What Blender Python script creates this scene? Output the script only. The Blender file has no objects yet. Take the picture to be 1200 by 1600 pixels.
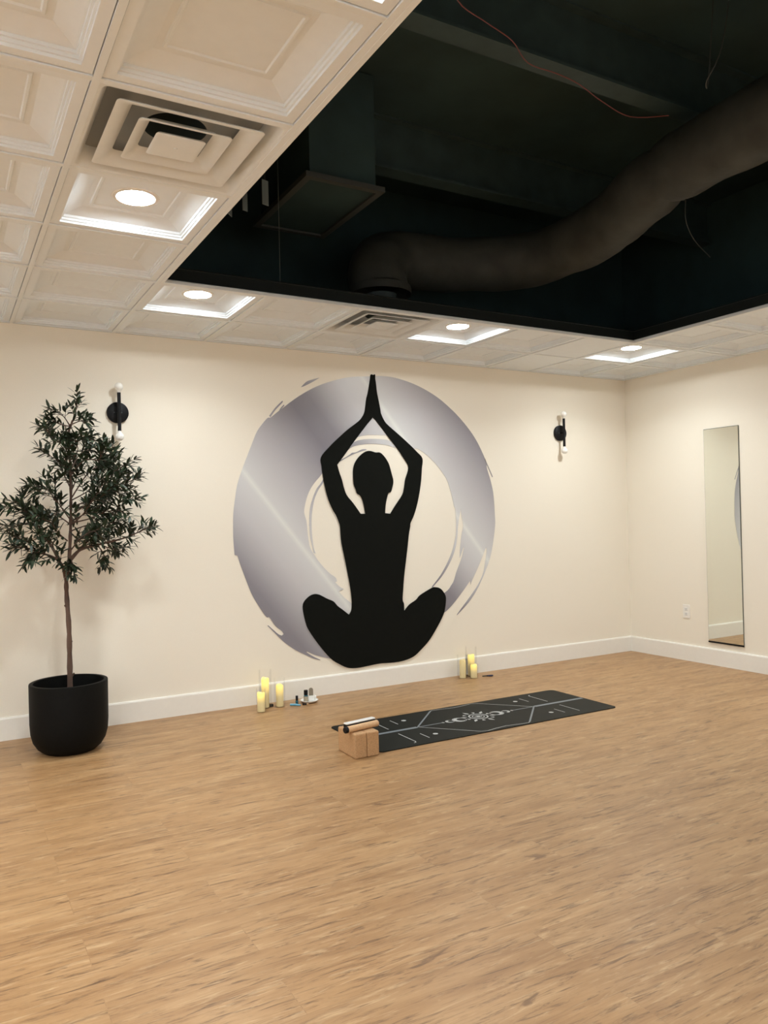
import bpy, bmesh, math, random
from mathutils import Vector, Matrix
from mathutils.geometry import tessellate_polygon
R = random.Random(7)
PI = math.pi
S = bpy.context.scene
C = S.collection

# ---------------------------------------------------------------- camera
cam_d = bpy.data.cameras.new('camera'); cam = bpy.data.objects.new('camera', cam_d); C.objects.link(cam)
cam_d.sensor_fit = 'VERTICAL'; cam_d.sensor_height = 36; cam_d.sensor_width = 27
cam_d.lens = 27.55; cam_d.clip_start = 0.05
rx_, ux_, bx_ = Vector((.86932723, -.49371708, -.02266279)), Vector((.01519471, -.01913414, .99970146)), Vector((-.49400332, -.86941206, -.00913194))
m = Matrix((rx_, ux_, bx_)).transposed().to_4x4(); m.translation = Vector((-5.70496, -5.34208, 1.30081))
cam.matrix_world = m
S.camera = cam
# ---------------------------------------------------------------- world, exposure
w = bpy.data.worlds.new('world'); S.world = w; w.use_nodes = True
w.node_tree.nodes['Background'].inputs[0].default_value = (.9, .8, .7, 1)
w.node_tree.nodes['Background'].inputs[1].default_value = 0.02
S.view_settings.view_transform = 'Standard'; S.view_settings.look = 'None'
S.view_settings.gamma = 1; S.view_settings.use_curve_mapping = False
S.view_settings.exposure = 1.60
LAMP_STRENGTH = 55.0
LAMP_COLOR = (.93, 1.0, 1.04)
LAMP_POWER = 2.5

# ---------------------------------------------------------------- room measures (metres)
H = 2.568; T = .6096
CX = [0.0, -.5606, -1.1702, -1.6385]                 # grid lines across, from the right wall
while len(CX) < 16: CX.append(CX[-1] - T)
CY = [0.0, -.5852]                                   # grid lines in depth, from the back wall
while len(CY) < 17: CY.append(CY[-1] - T)
XL, YF = CX[-1], CY[-1]
OX0, OX1, OY0, OY1 = CX[8], CX[2], CY[13], CY[2]     # opening in the ceiling
DECK = 3.9

# ---------------------------------------------------------------- materials
def mat(name, col, rough=.6, metal=0, **k):
    mm = bpy.data.materials.new(name); mm.use_nodes = True
    b = mm.node_tree.nodes['Principled BSDF']
    b.inputs['Base Color'].default_value = (*col, 1); b.inputs['Roughness'].default_value = rough; b.inputs['Metallic'].default_value = metal
    for a, v in k.items(): b.inputs[a].default_value = v
    return mm
def nd(mm, typ, **k):
    n = mm.node_tree.nodes.new(typ)
    for a, v in k.items(): setattr(n, a, v)
    return n
def lk(mm, a, b): mm.node_tree.links.new(a, b)
def noisy(name, col, var, scale, rough=.6, bump=0.0, metal=0, stretch=(1, 1, 1), detail=4, bdist=.002, **k):
    mm = mat(name, col, rough, metal, **k); b = mm.node_tree.nodes['Principled BSDF']
    tc = nd(mm, 'ShaderNodeTexCoord'); mp = nd(mm, 'ShaderNodeMapping'); mp.inputs['Scale'].default_value = stretch
    no = nd(mm, 'ShaderNodeTexNoise'); no.inputs['Scale'].default_value = scale; no.inputs['Detail'].default_value = detail
    cr = nd(mm, 'ShaderNodeValToRGB')
    cr.color_ramp.elements[0].position = .3; cr.color_ramp.elements[1].position = .7
    cr.color_ramp.elements[0].color = (*[c * (1 - var) for c in col], 1); cr.color_ramp.elements[1].color = (*[min(1, c * (1 + var)) for c in col], 1)
    lk(mm, tc.outputs['Object'], mp.inputs['Vector']); lk(mm, mp.outputs[0], no.inputs['Vector'])
    lk(mm, no.outputs['Fac'], cr.inputs['Fac']); lk(mm, cr.outputs['Color'], b.inputs['Base Color'])
    if bump:
        bp = nd(mm, 'ShaderNodeBump'); bp.inputs['Strength'].default_value = bump; bp.inputs['Distance'].default_value = bdist
        lk(mm, no.outputs['Fac'], bp.inputs['Height']); lk(mm, bp.outputs[0], b.inputs['Normal'])
    return mm
def emit(name, col, strength, base=(.9, .9, .9)):
    return mat(name, base, .4, 0, **{'Emission Color': (*col, 1), 'Emission Strength': strength})

M = {}
M['wall'] = noisy('wall_paint', (.86, .79, .665), .012, 160, .75, .12)
M['wall_unseen'] = noisy('bounce_white_wall_paint', (.86, .88, .90), .012, 160, .75, .1)  # unseen walls, painted whiter and cooler than the seen ones for neutral bounce
M['trim'] = noisy('white_trim_paint', (.85, .81, .73), .01, 40, .4)
M['tile'] = noisy('ceiling_tile_vinyl', (.85, .90, .93), .012, 25, .55)
M['grid'] = mat('grid_metal_white', (.84, .88, .89), .45)
M['black_trim'] = mat('black_edge_metal', (.012, .016, .016), .35, .3)
M['deck'] = noisy('plenum_hazed_black', (.028, .060, .064), .25, 2.5, .75)  # black paint lifted to teal, standing in for haze from lens flare
M['joist'] = noisy('painted_black_steel', (.034, .062, .065), .2, 8, .6)
M['duct'] = noisy('dark_duct_wrap', (.040, .044, .038), .3, 6, .7, .6, bdist=.02)
M['black'] = mat('matte_black_metal', (.006, .006, .007), .5, 0, **{'Specular IOR Level': .2})
M['black_sheet'] = noisy('matte_black_panel', (.006, .0065, .005), .1, 30, .8, **{'Specular IOR Level': .08})
M['pot'] = noisy('charcoal_pot', (.004, .004, .0035), .2, 60, .6, .1, **{'Specular IOR Level': .12})
M['soil'] = noisy('dark_soil', (.012, .009, .006), .5, 90, .95, .8, bdist=.01)
M['bark'] = noisy('brown_bark', (.10, .058, .04), .35, 30, .8, .6, stretch=(1, 1, .25), bdist=.004)
M['globe'] = mat('white_bulb_glass', (.9, .88, .82), .25)
M['vent'] = noisy('vent_painted_steel', (.80, .83, .83), .02, 12, .45)
M['vent_pan'] = mat('vent_backing_pan', (.30, .31, .30), .5)
M['collar'] = mat('vent_duct_collar', (.05, .07, .07), .6)
M['mirror'] = mat('mirror_glass', (.86, .88, .82), .02, 1.0)
M['mirror_edge'] = mat('mirror_edge', (.10, .11, .09), .3)
M['plate'] = mat('white_plastic', (.85, .81, .74), .35)
M['slot'] = mat('dark_slot', (.05, .045, .04), .6)
M['mat'] = noisy('black_rubber_mat', (.007, .008, .0055), .15, 200, .6, .15, bdist=.0006, **{'Specular IOR Level': .2})
M['print_white'] = mat('mat_print_pale', (.42, .42, .40), .5)
M['print_grey'] = mat('mat_print_grey', (.17, .19, .20), .5)
M['cork'] = noisy('cork', (.46, .265, .125), .16, 140, .8, .2, bdist=.001)
M['cork_light'] = noisy('pale_cork', (.62, .38, .20), .12, 120, .7, .1)
M['white'] = mat('white_ceramic', (.85, .83, .78), .25)
M['blue'] = mat('blue_plastic', (.12, .35, .48), .4)
M['teal'] = mat('teal_bottle_glass', (.03, .12, .15), .15)
M['kraft'] = noisy('bottle_label', (.38, .33, .24), .4, 260, .6)
M['pattern'] = noisy('patterned_card', (.26, .22, .16), .7, 330, .6)
M['bamboo'] = mat('bamboo_rim', (.36, .20, .08), .5)
M['lens'] = emit('lit_lens', LAMP_COLOR, LAMP_STRENGTH)
M['red'] = mat('red_cable', (.20, .05, .05), .5)
M['wire'] = mat('dark_wire', (.06, .07, .07), .5)
M['strap'] = mat('galvanised_strap', (.16, .19, .19), .5, .2)
M['leaf'] = noisy('olive_leaf', (.020, .036, .015), .5, 9, .5)
g = bpy.data.materials.new('clear_glass'); g.use_nodes = True; nt = g.node_tree
nt.nodes.remove(nt.nodes['Principled BSDF'])
gl = nd(g, 'ShaderNodeBsdfGlossy'); gl.inputs['Roughness'].default_value = .03
tr_ = nd(g, 'ShaderNodeBsdfTransparent'); tr_.inputs[0].default_value = (1, 1, 1, 1)
fr = nd(g, 'ShaderNodeFresnel'); fr.inputs[0].default_value = 1.3
mx = nd(g, 'ShaderNodeMixShader'); fm = nd(g, 'ShaderNodeMath', operation='MULTIPLY'); fm.inputs[1].default_value = .14; lk(g, fr.outputs[0], fm.inputs[0]); lk(g, fm.outputs[0], mx.inputs[0]); lk(g, tr_.outputs[0], mx.inputs[1]); lk(g, gl.outputs[0], mx.inputs[2])
lk(g, mx.outputs[0], nt.nodes['Material Output'].inputs['Surface']); M['glass'] = g

def candle_mat(name, glow, z_top, h):
    """LED wax candle: the lamp inside lights the wax near its top."""
    mm = mat(name, (.76, .63, .34), .5); b = mm.node_tree.nodes['Principled BSDF']
    tc = nd(mm, 'ShaderNodeTexCoord'); sx = nd(mm, 'ShaderNodeSeparateXYZ'); mr = nd(mm, 'ShaderNodeMapRange')
    mr.inputs['From Min'].default_value = z_top - h; mr.inputs['From Max'].default_value = z_top - .015
    mr.inputs['To Min'].default_value = 0.0; mr.inputs['To Max'].default_value = glow
    lk(mm, tc.outputs['Object'], sx.inputs[0]); lk(mm, sx.outputs['Z'], mr.inputs['Value'])
    b.inputs['Emission Color'].default_value = (1, .66, .05, 1); lk(mm, mr.outputs[0], b.inputs['Emission Strength'])
    return mm

def floor_mat():
    mm = mat('oak_vinyl_planks', (.5, .33, .18), .42); b = mm.node_tree.nodes['Principled BSDF']
    tc = nd(mm, 'ShaderNodeTexCoord')
    br = nd(mm, 'ShaderNodeTexBrick'); br.offset = .37; br.offset_frequency = 2
    br.inputs['Color1'].default_value = (0, 0, 0, 1); br.inputs['Color2'].default_value = (1, 1, 1, 1); br.inputs['Mortar'].default_value = (.5, .5, .5, 1)
    br.inputs['Scale'].default_value = 1; br.inputs['Mortar Size'].default_value = .0012; br.inputs['Mortar Smooth'].default_value = .2
    br.inputs['Brick Width'].default_value = 1.22; br.inputs['Row Height'].default_value = .18; br.inputs['Bias'].default_value = 0
    lk(mm, tc.outputs['Object'], br.inputs['Vector'])
    sp = nd(mm, 'ShaderNodeMath', operation='MULTIPLY'); lk(mm, br.outputs['Color'], sp.inputs[0]); sp.inputs[1].default_value = 37
    def noise(stretch, scale, detail, rough=.55, dist=0):
        mp = nd(mm, 'ShaderNodeMapping'); mp.inputs['Scale'].default_value = stretch; lk(mm, tc.outputs['Object'], mp.inputs['Vector'])
        n = nd(mm, 'ShaderNodeTexNoise', noise_dimensions='4D'); n.inputs['Scale'].default_value = scale; n.inputs['Detail'].default_value = detail
        n.inputs['Roughness'].default_value = rough; n.inputs['Distortion'].default_value = dist
        lk(mm, mp.outputs[0], n.inputs['Vector']); lk(mm, sp.outputs[0], n.inputs['W']); return n
    def ramp(src, stops):
        cr = nd(mm, 'ShaderNodeValToRGB'); e = cr.color_ramp.elements
        while len(e) < len(stops): e.new(.5)
        for i, (p, c) in enumerate(stops): e[i].position = p; e[i].color = (*c, 1)
        lk(mm, src, cr.inputs['Fac']); return cr
    def mix(a, bb, fac, mode='MULTIPLY'):
        mn = nd(mm, 'ShaderNodeMix', data_type='RGBA', blend_type=mode)
        if isinstance(fac, float): mn.inputs[0].default_value = fac
        else: lk(mm, fac, mn.inputs[0])
        lk(mm, a, mn.inputs[6])
        if isinstance(bb, tuple): mn.inputs[7].default_value = (*bb, 1)
        else: lk(mm, bb, mn.inputs[7])
        return mn.outputs[2]
    n1 = noise((1.3, 9, 1), 1.6, 5, .6, .6)               # broad tone
    base = ramp(n1.outputs['Fac'], [(.28, (.30, .155, .062)), (.5, (.40, .225, .098)), (.75, (.49, .30, .145))]).outputs['Color']
    pt = ramp(br.outputs['Color'], [(0, (.96, .955, .95)), (1, (1.03, 1.03, 1.02))]).outputs['Color']
    c = mix(base, pt, 1.0)
    n2 = noise((1.7, 19, 1), 2.5, 9, .70, 1.6)             # streaks
    c = mix(c, (.13, .065, .028), ramp(n2.outputs['Fac'], [(.52, (0, 0, 0)), (.66, (.95, .95, .95))]).outputs['Color'], 'MIX')
    n3 = noise((1.5, 13, 1), 3.0, 8, .68, 1.4)              # pale flecks
    c = mix(c, (.64, .45, .25), ramp(n3.outputs['Fac'], [(.54, (0, 0, 0)), (.72, (.7, .7, .7))]).outputs['Color'], 'MIX')
    n4 = noise((3, 180, 1), 3, 3, .5)                     # fine grain
    c = mix(c, ramp(n4.outputs['Fac'], [(.35, (.88, .86, .83)), (.65, (1.05, 1.05, 1.05))]).outputs['Color'], .7)
    n5 = noise((2.6, 13, 1), 1.5, 5, .6, 1.0)              # knots and dark dashes
    c = mix(c, (.16, .08, .035), ramp(n5.outputs['Fac'], [(.62, (0, 0, 0)), (.69, (.85, .85, .85))]).outputs['Color'], 'MIX')
    c = mix(c, (.22, .12, .06), ramp(br.outputs['Fac'], [(0, (0, 0, 0)), (1, (.18, .18, .18))]).outputs['Color'], 'MIX')
    lk(mm, c, b.inputs['Base Color'])
    bp = nd(mm, 'ShaderNodeBump'); bp.inputs['Strength'].default_value = .12; bp.inputs['Distance'].default_value = .001
    lk(mm, n2.outputs['Fac'], bp.inputs['Height']); lk(mm, bp.outputs[0], b.inputs['Normal'])
    return mm
M['floor'] = floor_mat()

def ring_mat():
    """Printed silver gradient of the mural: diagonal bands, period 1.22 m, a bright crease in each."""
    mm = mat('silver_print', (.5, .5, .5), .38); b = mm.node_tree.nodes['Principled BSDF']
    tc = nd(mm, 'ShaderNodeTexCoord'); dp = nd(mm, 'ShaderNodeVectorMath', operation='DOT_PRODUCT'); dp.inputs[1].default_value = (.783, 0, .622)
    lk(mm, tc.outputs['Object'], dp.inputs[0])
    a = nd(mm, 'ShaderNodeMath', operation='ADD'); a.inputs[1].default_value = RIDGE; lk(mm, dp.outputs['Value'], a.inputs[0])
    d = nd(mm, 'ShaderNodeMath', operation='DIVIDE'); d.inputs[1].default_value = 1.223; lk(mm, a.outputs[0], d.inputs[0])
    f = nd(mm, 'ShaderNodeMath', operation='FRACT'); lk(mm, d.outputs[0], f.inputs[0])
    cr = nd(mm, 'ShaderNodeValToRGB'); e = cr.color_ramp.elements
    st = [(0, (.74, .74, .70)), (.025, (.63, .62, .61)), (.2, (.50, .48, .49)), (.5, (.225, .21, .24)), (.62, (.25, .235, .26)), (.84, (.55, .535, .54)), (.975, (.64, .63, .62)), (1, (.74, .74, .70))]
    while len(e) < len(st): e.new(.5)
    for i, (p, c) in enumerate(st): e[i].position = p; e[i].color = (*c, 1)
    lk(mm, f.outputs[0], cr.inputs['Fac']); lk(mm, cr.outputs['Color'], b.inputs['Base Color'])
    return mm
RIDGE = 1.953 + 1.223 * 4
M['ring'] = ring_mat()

# ---------------------------------------------------------------- helpers
def box(bm, x0, x1, y0, y1, z0, z1):
    v = [bm.verts.new((x, y, z)) for z in (z0, z1) for y in (y0, y1) for x in (x0, x1)]
    for f in ((0, 2, 3, 1), (4, 5, 7, 6), (0, 1, 5, 4), (2, 6, 7, 3), (0, 4, 6, 2), (1, 3, 7, 5)): bm.faces.new([v[i] for i in f])
    return v
def lathe(bm, prof, n=32, c=(0, 0, 0), axis='Z', close=False):
    rings = []
    for r, z in prof:
        ring = []
        for i in range(n):
            a = 2 * PI * i / n; p = (r * math.cos(a), r * math.sin(a), z)
            if axis == 'Y': p = (p[0], p[2], p[1])
            ring.append(bm.verts.new((p[0] + c[0], p[1] + c[1], p[2] + c[2])))
        rings.append(ring)
    for a, b in zip(rings, rings[1:]):
        for i in range(n): bm.faces.new((a[i], a[(i + 1) % n], b[(i + 1) % n], b[i]))
    if close: bm.faces.new(rings[0][::-1]); bm.faces.new(rings[-1])
    return rings
def tube(bm, pts, rad, n=8, caps=True):
    pts = [Vector(p) for p in pts]
    if not hasattr(rad, '__len__'): rad = [rad] * len(pts)
    rings = []; up = None
    for i, p in enumerate(pts):
        t = (pts[min(i + 1, len(pts) - 1)] - pts[max(i - 1, 0)]).normalized()
        if up is None: up = t.orthogonal().normalized()
        up = (up - t * up.dot(t)).normalized(); s = t.cross(up)
        rings.append([bm.verts.new(p + (up * math.cos(2 * PI * k / n) + s * math.sin(2 * PI * k / n)) * rad[i]) for k in range(n)])
    for a, b in zip(rings, rings[1:]):
        for k in range(n): bm.faces.new((a[k], a[(k + 1) % n], b[(k + 1) % n], b[k]))
    if caps: bm.faces.new(rings[0][::-1]); bm.faces.new(rings[-1])
def smooth_path(P, n=6):
    P = [Vector(p) for p in P]; out = []
    for i in range(len(P) - 1):
        a, b, c, d = P[max(i - 1, 0)], P[i], P[i + 1], P[min(i + 2, len(P) - 1)]
        for k in range(n):
            t = k / n
            out.append(.5 * ((2 * b) + (c - a) * t + (2 * a - 5 * b + 4 * c - d) * t * t + (3 * b - a - 3 * c + d) * t ** 3))
    out.append(P[-1]); return out
def link(name, bm, m, parent=None, smooth=False, bevel=0, seg=2, loc=None):
    bmesh.ops.recalc_face_normals(bm, faces=bm.faces)
    me = bpy.data.meshes.new(name); bm.to_mesh(me); bm.free()
    o = bpy.data.objects.new(name, me); C.objects.link(o)
    for q in (m if isinstance(m, (list, tuple)) else [m]): me.materials.append(q)
    if smooth:
        for p in me.polygons: p.use_smooth = True
        me.set_sharp_from_angle(angle=math.radians(40))
    if bevel:
        b = o.modifiers.new('bevel', 'BEVEL'); b.width = bevel; b.segments = seg; b.limit_method = 'ANGLE'
    if parent: o.parent = parent
    if loc: o.location = loc
    return o
def thing(name, label, cat, loc=(0, 0, 0), rz=0, group=None):
    o = bpy.data.objects.new(name, None); C.objects.link(o); o.empty_display_size = .05
    o.location = loc; o.rotation_euler = (0, 0, rz); tag(o, label, cat, group); return o
def tag(o, label, cat, group=None):
    o['label'] = label; o['category'] = cat
    if group: o['group'] = group
    return o
def struct(o): o['kind'] = 'structure'; return o
def dup(root, loc, label=None, rz=None):
    r = root.copy(); C.objects.link(r); r.location = loc
    if rz is not None: r.rotation_euler = (0, 0, rz)
    if label: r['label'] = label
    for ch in list(root.children):
        c = ch.copy(); C.objects.link(c); c.parent = r
        for g2 in ch.children:
            d = g2.copy(); C.objects.link(d); d.parent = c
    return r
def sheet(bm, outline, hole, y, th, mi=0):
    """flat cut-out sheet in the XZ plane, front face at y-th."""
    loops = [outline] + ([hole] if hole else [])
    tris = tessellate_polygon([[Vector((a, b, 0)) for a, b in L] for L in loops])
    P = [q for L in loops for q in L]
    f_ = [bm.verts.new((a, y - th, b)) for a, b in P]; bk = [bm.verts.new((a, y, b)) for a, b in P]
    for t in tris:
        try:
            bm.faces.new([f_[i] for i in t]).material_index = mi; bm.faces.new([bk[i] for i in reversed(t)]).material_index = mi
        except ValueError: pass
    k = 0
    for L in loops:
        n = len(L)
        for i in range(n):
            try: bm.faces.new((f_[k + i], f_[k + (i + 1) % n], bk[k + (i + 1) % n], bk[k + i])).material_index = mi
            except ValueError: pass
        k += n
def catmull2(L, n=4, sharp=50):
    """round a traced closed outline, keeping its sharp corners."""
    out = []; N = len(L)
    P = [Vector(q) for q in L]
    def corner(i):
        a = P[i] - P[i - 1]; b = P[(i + 1) % N] - P[i]
        return a.length < 1e-6 or b.length < 1e-6 or abs(a.angle_signed(b)) > math.radians(sharp)
    cs = [corner(i) for i in range(N)]
    for i in range(N):
        b, c = P[i], P[(i + 1) % N]
        a = b * 2 - c if cs[i] else P[i - 1]
        d = c * 2 - b if cs[(i + 1) % N] else P[(i + 2) % N]
        for k in range(n):
            t = k / n
            q = .5 * ((2 * b) + (c - a) * t + (2 * a - 5 * b + 4 * c - d) * t * t + (3 * b - a - 3 * c + d) * t ** 3)
            out.append((q.x, q.y))
    return out
SIL=[(-2.7564,2.4318),(-2.7667,2.4258),(-2.7720,2.3880),(-2.7827,2.3349),(-2.7942,2.2818),(-2.8081,2.2362),(-2.8181,2.1760),(-2.8277,2.1308),(-2.8497,2.0925),(-2.8841,2.0576),(-2.9770,1.9912),(-3.0688,1.9149),(-3.1348,1.8548),(-3.2044,1.7772),(-3.2007,1.7015),(-3.1887,1.6078),(-3.1709,1.5211),(-3.1487,1.4487),(-3.1182,1.3831),(-3.0872,1.3317),(-3.0666,1.2804),(-3.0590,1.2484),(-3.0506,1.1317),(-3.0254,1.0090),(-3.0003,0.8758),(-2.9852,0.7935),(-2.9740,0.6910),(-2.9782,0.6150),(-2.9997,0.5791),(-3.0520,0.6207),(-3.0962,0.6543),(-3.1289,0.6899),(-3.1838,0.7158),(-3.2489,0.7502),(-3.2978,0.7535),(-3.3416,0.7317),(-3.3746,0.6946),(-3.3791,0.6409),(-3.3568,0.5406),(-3.3313,0.4841),(-3.2579,0.3782),(-3.1616,0.2636),(-3.0847,0.2100),(-3.0177,0.1772),(-2.9378,0.1682),(-2.8448,0.1731),(-2.7385,0.1798),(-2.6184,0.1739),(-2.5205,0.1789),(-2.4330,0.2013),(-2.3691,0.2426),(-2.2780,0.3193),(-2.1979,0.4198),(-2.1436,0.5020),(-2.1224,0.5548),(-2.1095,0.6410),(-2.1253,0.6857),(-2.1634,0.7263),(-2.2149,0.7403),(-2.2538,0.7320),(-2.3570,0.6850),(-2.3958,0.6503),(-2.4592,0.6176),(-2.5101,0.5685),(-2.5110,0.6267),(-2.5225,0.6592),(-2.5156,0.7327),(-2.5026,0.8482),(-2.4804,0.9848),(-2.4656,1.0744),(-2.4504,1.1749),(-2.4363,1.2383),(-2.4323,1.2664),(-2.3991,1.3272),(-2.3649,1.4192),(-2.3394,1.5194),(-2.3231,1.6123),(-2.3144,1.6976),(-2.3066,1.7830),(-2.3581,1.8361),(-2.4288,1.8960),(-2.5250,1.9697),(-2.5941,2.0204),(-2.6454,2.0639),(-2.6785,2.1228),(-2.6861,2.1601),(-2.6975,2.2198),(-2.7128,2.2942),(-2.7197,2.3615),(-2.7256,2.3987),(-2.7248,2.4273),(-2.7307,2.4336),(-2.7437,2.4259)]
SIL_HOLE=[(-2.7546,2.1005),(-2.7627,2.0852),(-2.8002,2.0462),(-2.8437,1.9961),(-2.8956,1.9350),(-2.9469,1.8743),(-3.0064,1.7994),(-3.0719,1.7214),(-3.0570,1.6669),(-3.0357,1.6086),(-3.0208,1.5501),(-2.9977,1.4914),(-2.9496,1.4360),(-2.9175,1.3951),(-2.8812,1.3466),(-2.8392,1.3459),(-2.8502,1.4091),(-2.8657,1.4612),(-2.8859,1.4909),(-2.9065,1.5021),(-2.9181,1.5354),(-2.9338,1.5723),(-2.9377,1.6460),(-2.9329,1.7050),(-2.9084,1.7571),(-2.8655,1.8023),(-2.8185,1.8294),(-2.7802,1.8325),(-2.7379,1.8223),(-2.6949,1.8210),(-2.6526,1.7841),(-2.6192,1.7318),(-2.5991,1.6639),(-2.5832,1.6034),(-2.5905,1.5578),(-2.6075,1.5139),(-2.6295,1.5049),(-2.6436,1.4672),(-2.6582,1.4070),(-2.6640,1.3483),(-2.6163,1.3423),(-2.5754,1.3985),(-2.5069,1.4854),(-2.4877,1.5350),(-2.4723,1.6115),(-2.4454,1.6807),(-2.4441,1.7267),(-2.4855,1.7873),(-2.5369,1.8549),(-2.5967,1.9217),(-2.6728,2.0099),(-2.7313,2.0753),(-2.7481,2.0896)]
RING=[(-2.7795,2.4149),(-2.9255,2.3997),(-3.0358,2.3754),(-3.1443,2.3408),(-3.2512,2.2953),(-3.3565,2.2363),(-3.4397,2.1795),(-3.4860,2.1441),(-3.5319,2.1108),(-3.5573,2.0909),(-3.6007,2.0572),(-3.6225,2.0535),(-3.6627,2.0100),(-3.7079,1.9483),(-3.7486,1.8550),(-3.7840,1.7717),(-3.8243,1.6751),(-3.8596,1.5748),(-3.8808,1.4660),(-3.8952,1.3665),(-3.8990,1.2761),(-3.8991,1.1857),(-3.8922,1.0724),(-3.8707,1.0652),(-3.8487,0.9934),(-3.8084,0.8822),(-3.7676,0.7793),(-3.7119,0.6837),(-3.6648,0.6157),(-3.6404,0.6091),(-3.5975,0.5454),(-3.5488,0.5039),(-3.5344,0.4793),(-3.5496,0.4714),(-3.5742,0.4830),(-3.6081,0.5139),(-3.6515,0.5537),(-3.6584,0.5525),(-3.6133,0.5051),(-3.5698,0.4594),(-3.5210,0.4128),(-3.4416,0.3534),(-3.3608,0.3093),(-3.2994,0.2772),(-3.2476,0.2592),(-3.2454,0.2628),(-3.2991,0.2914),(-3.3501,0.3252),(-3.3550,0.3351),(-3.3397,0.3288),(-3.2781,0.2987),(-3.1629,0.2625),(-3.0880,0.2593),(-2.9787,0.2769),(-2.4577,0.4870),(-2.2557,0.4787),(-2.1298,0.5249),(-2.0438,0.5839),(-1.9337,0.6907),(-1.8608,0.7705),(-1.8541,0.7371),(-1.8388,0.7736),(-1.7753,0.8774),(-1.7225,0.9736),(-1.6869,1.0443),(-1.6823,1.0080),(-1.7020,0.9097),(-1.7270,0.8210),(-1.7795,0.7344),(-1.8702,0.6333),(-1.9926,0.5097),(-1.9983,0.4969),(-1.8824,0.5897),(-1.7802,0.7076),(-1.6746,0.8904),(-1.6382,0.9791),(-1.6062,1.1048),(-1.5854,1.2313),(-1.5853,1.3204),(-1.5952,1.4906),(-1.6228,1.6105),(-1.6570,1.7099),(-1.6620,1.7497),(-1.6814,1.8041),(-1.7489,1.9265),(-1.8307,2.0324),(-1.9353,2.1360),(-2.0275,2.2094),(-2.1413,2.2854),(-2.2760,2.3491),(-2.4085,2.3927),(-2.5494,2.4205),(-2.6562,2.4251),(-2.7195,2.4225)]
RING_HOLE=[(-3.1982,1.6534),(-3.2684,1.5763),(-3.3117,1.5095),(-3.3394,1.4336),(-3.3512,1.3673),(-3.3371,1.3101),(-3.3299,1.2672),(-3.3286,1.2339),(-3.3227,1.1767),(-3.3127,1.1145),(-3.2909,1.0690),(-3.2302,0.9822),(-3.1579,0.9066),(-3.1074,0.8700),(-3.0931,0.8402),(-3.1083,0.8314),(-3.0693,0.7951),(-3.0351,0.7755),(-3.0537,0.7699),(-3.0810,0.7619),(-3.0335,0.7102),(-2.9852,0.6727),(-2.9153,0.6038),(-2.6032,0.5663),(-2.3546,0.5896),(-2.1147,0.6894),(-2.0498,0.7465),(-2.0221,0.7843),(-1.9991,0.8446),(-1.9650,0.9134),(-1.9363,0.9739),(-1.9147,1.0483),(-1.9235,1.0442),(-1.9581,0.9660),(-1.9537,1.0454),(-1.9366,1.1510),(-1.9181,1.2302),(-1.9320,1.3103),(-1.9378,1.3724),(-1.9501,1.3194),(-1.9698,1.2314),(-1.9801,1.1346),(-2.0077,1.0298),(-2.0606,0.9267),(-2.1424,0.8218),(-2.2361,0.7388),(-2.2401,0.7451),(-2.1525,0.8354),(-2.0814,0.9365),(-2.0311,1.0308),(-1.9983,1.1352),(-1.9883,1.2231),(-1.9884,1.2936),(-1.9947,1.3731),(-2.0037,1.3953),(-2.0300,1.5020),(-2.0678,1.6083),(-2.1235,1.6850),(-2.1903,1.7560),(-2.2681,1.8166),(-2.3453,1.8603),(-2.4206,1.8655),(-2.5262,1.9238),(-2.6351,1.9569),(-2.6827,1.9591),(-2.7514,1.9590),(-2.8195,1.9538),(-2.8956,1.9350),(-2.9794,1.8955),(-3.0877,1.8050)]
STROKES=[[(-2.5101,1.8632),(-2.6056,1.9177),(-2.6663,1.9272),(-2.7522,1.9283),(-2.8541,1.9192),(-2.9214,1.8987),(-3.0217,1.8430),(-3.1215,1.7389),(-3.1963,1.6005),(-3.2463,1.5380),(-3.2816,1.4617),(-3.3042,1.3856),(-3.3132,1.2715),(-3.3113,1.2620),(-3.3069,1.1857),(-3.2920,1.1138),(-3.2807,1.0609),(-3.2652,1.0555),(-3.2797,1.1038),(-3.2919,1.2043),(-3.2925,1.3092),(-3.2834,1.3853),(-3.2649,1.4616),(-3.2328,1.5285),(-3.1891,1.5881),(-3.1058,1.7246),(-2.9979,1.8142),(-2.9390,1.8598),(-2.8551,1.8805),(-2.7532,1.8893),(-2.6327,1.8828),(-2.5456,1.8623)],
[(-3.0550,1.7509),(-2.9987,1.7790),(-2.9570,1.8034),(-2.9401,1.8155),(-2.9068,1.8200),(-2.8560,1.8434),(-2.8180,1.8465),(-2.8140,1.8407),(-2.8564,1.8285),(-2.9237,1.8070),(-2.9823,1.7801),(-3.0552,1.7414)],
[(-3.5052,2.1854),(-3.5614,2.1309),(-3.6103,2.0698),(-3.6007,2.0591),(-3.5618,2.1122),(-3.5055,2.1713)],
[(-3.4927,2.1578),(-3.5164,2.1350),(-3.5319,2.1127),(-3.5218,2.1169),(-3.4909,2.1485)],
[(-1.6814,1.8041),(-1.6322,1.7102),(-1.5970,1.6406),(-1.6045,1.6375),(-1.6503,1.7279),(-1.6772,1.7793)],
[(-3.3552,2.2935),(-3.3129,2.3344),(-3.2707,2.3535),(-3.1987,2.3757),(-3.2607,2.3379),(-3.3239,2.3050)]]
TRUNK=[(-5.054,0.355),(-5.054,0.524),(-5.055,0.711),(-5.062,0.898),(-5.064,0.992),(-5.056,1.038),(-5.044,1.131),(-5.034,1.272),(-5.032,1.413),(-5.029,1.554),(-5.032,1.695),(-5.033,1.831),(-5.025,1.889),(-5.009,1.929),(-4.990,1.995)]
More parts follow.
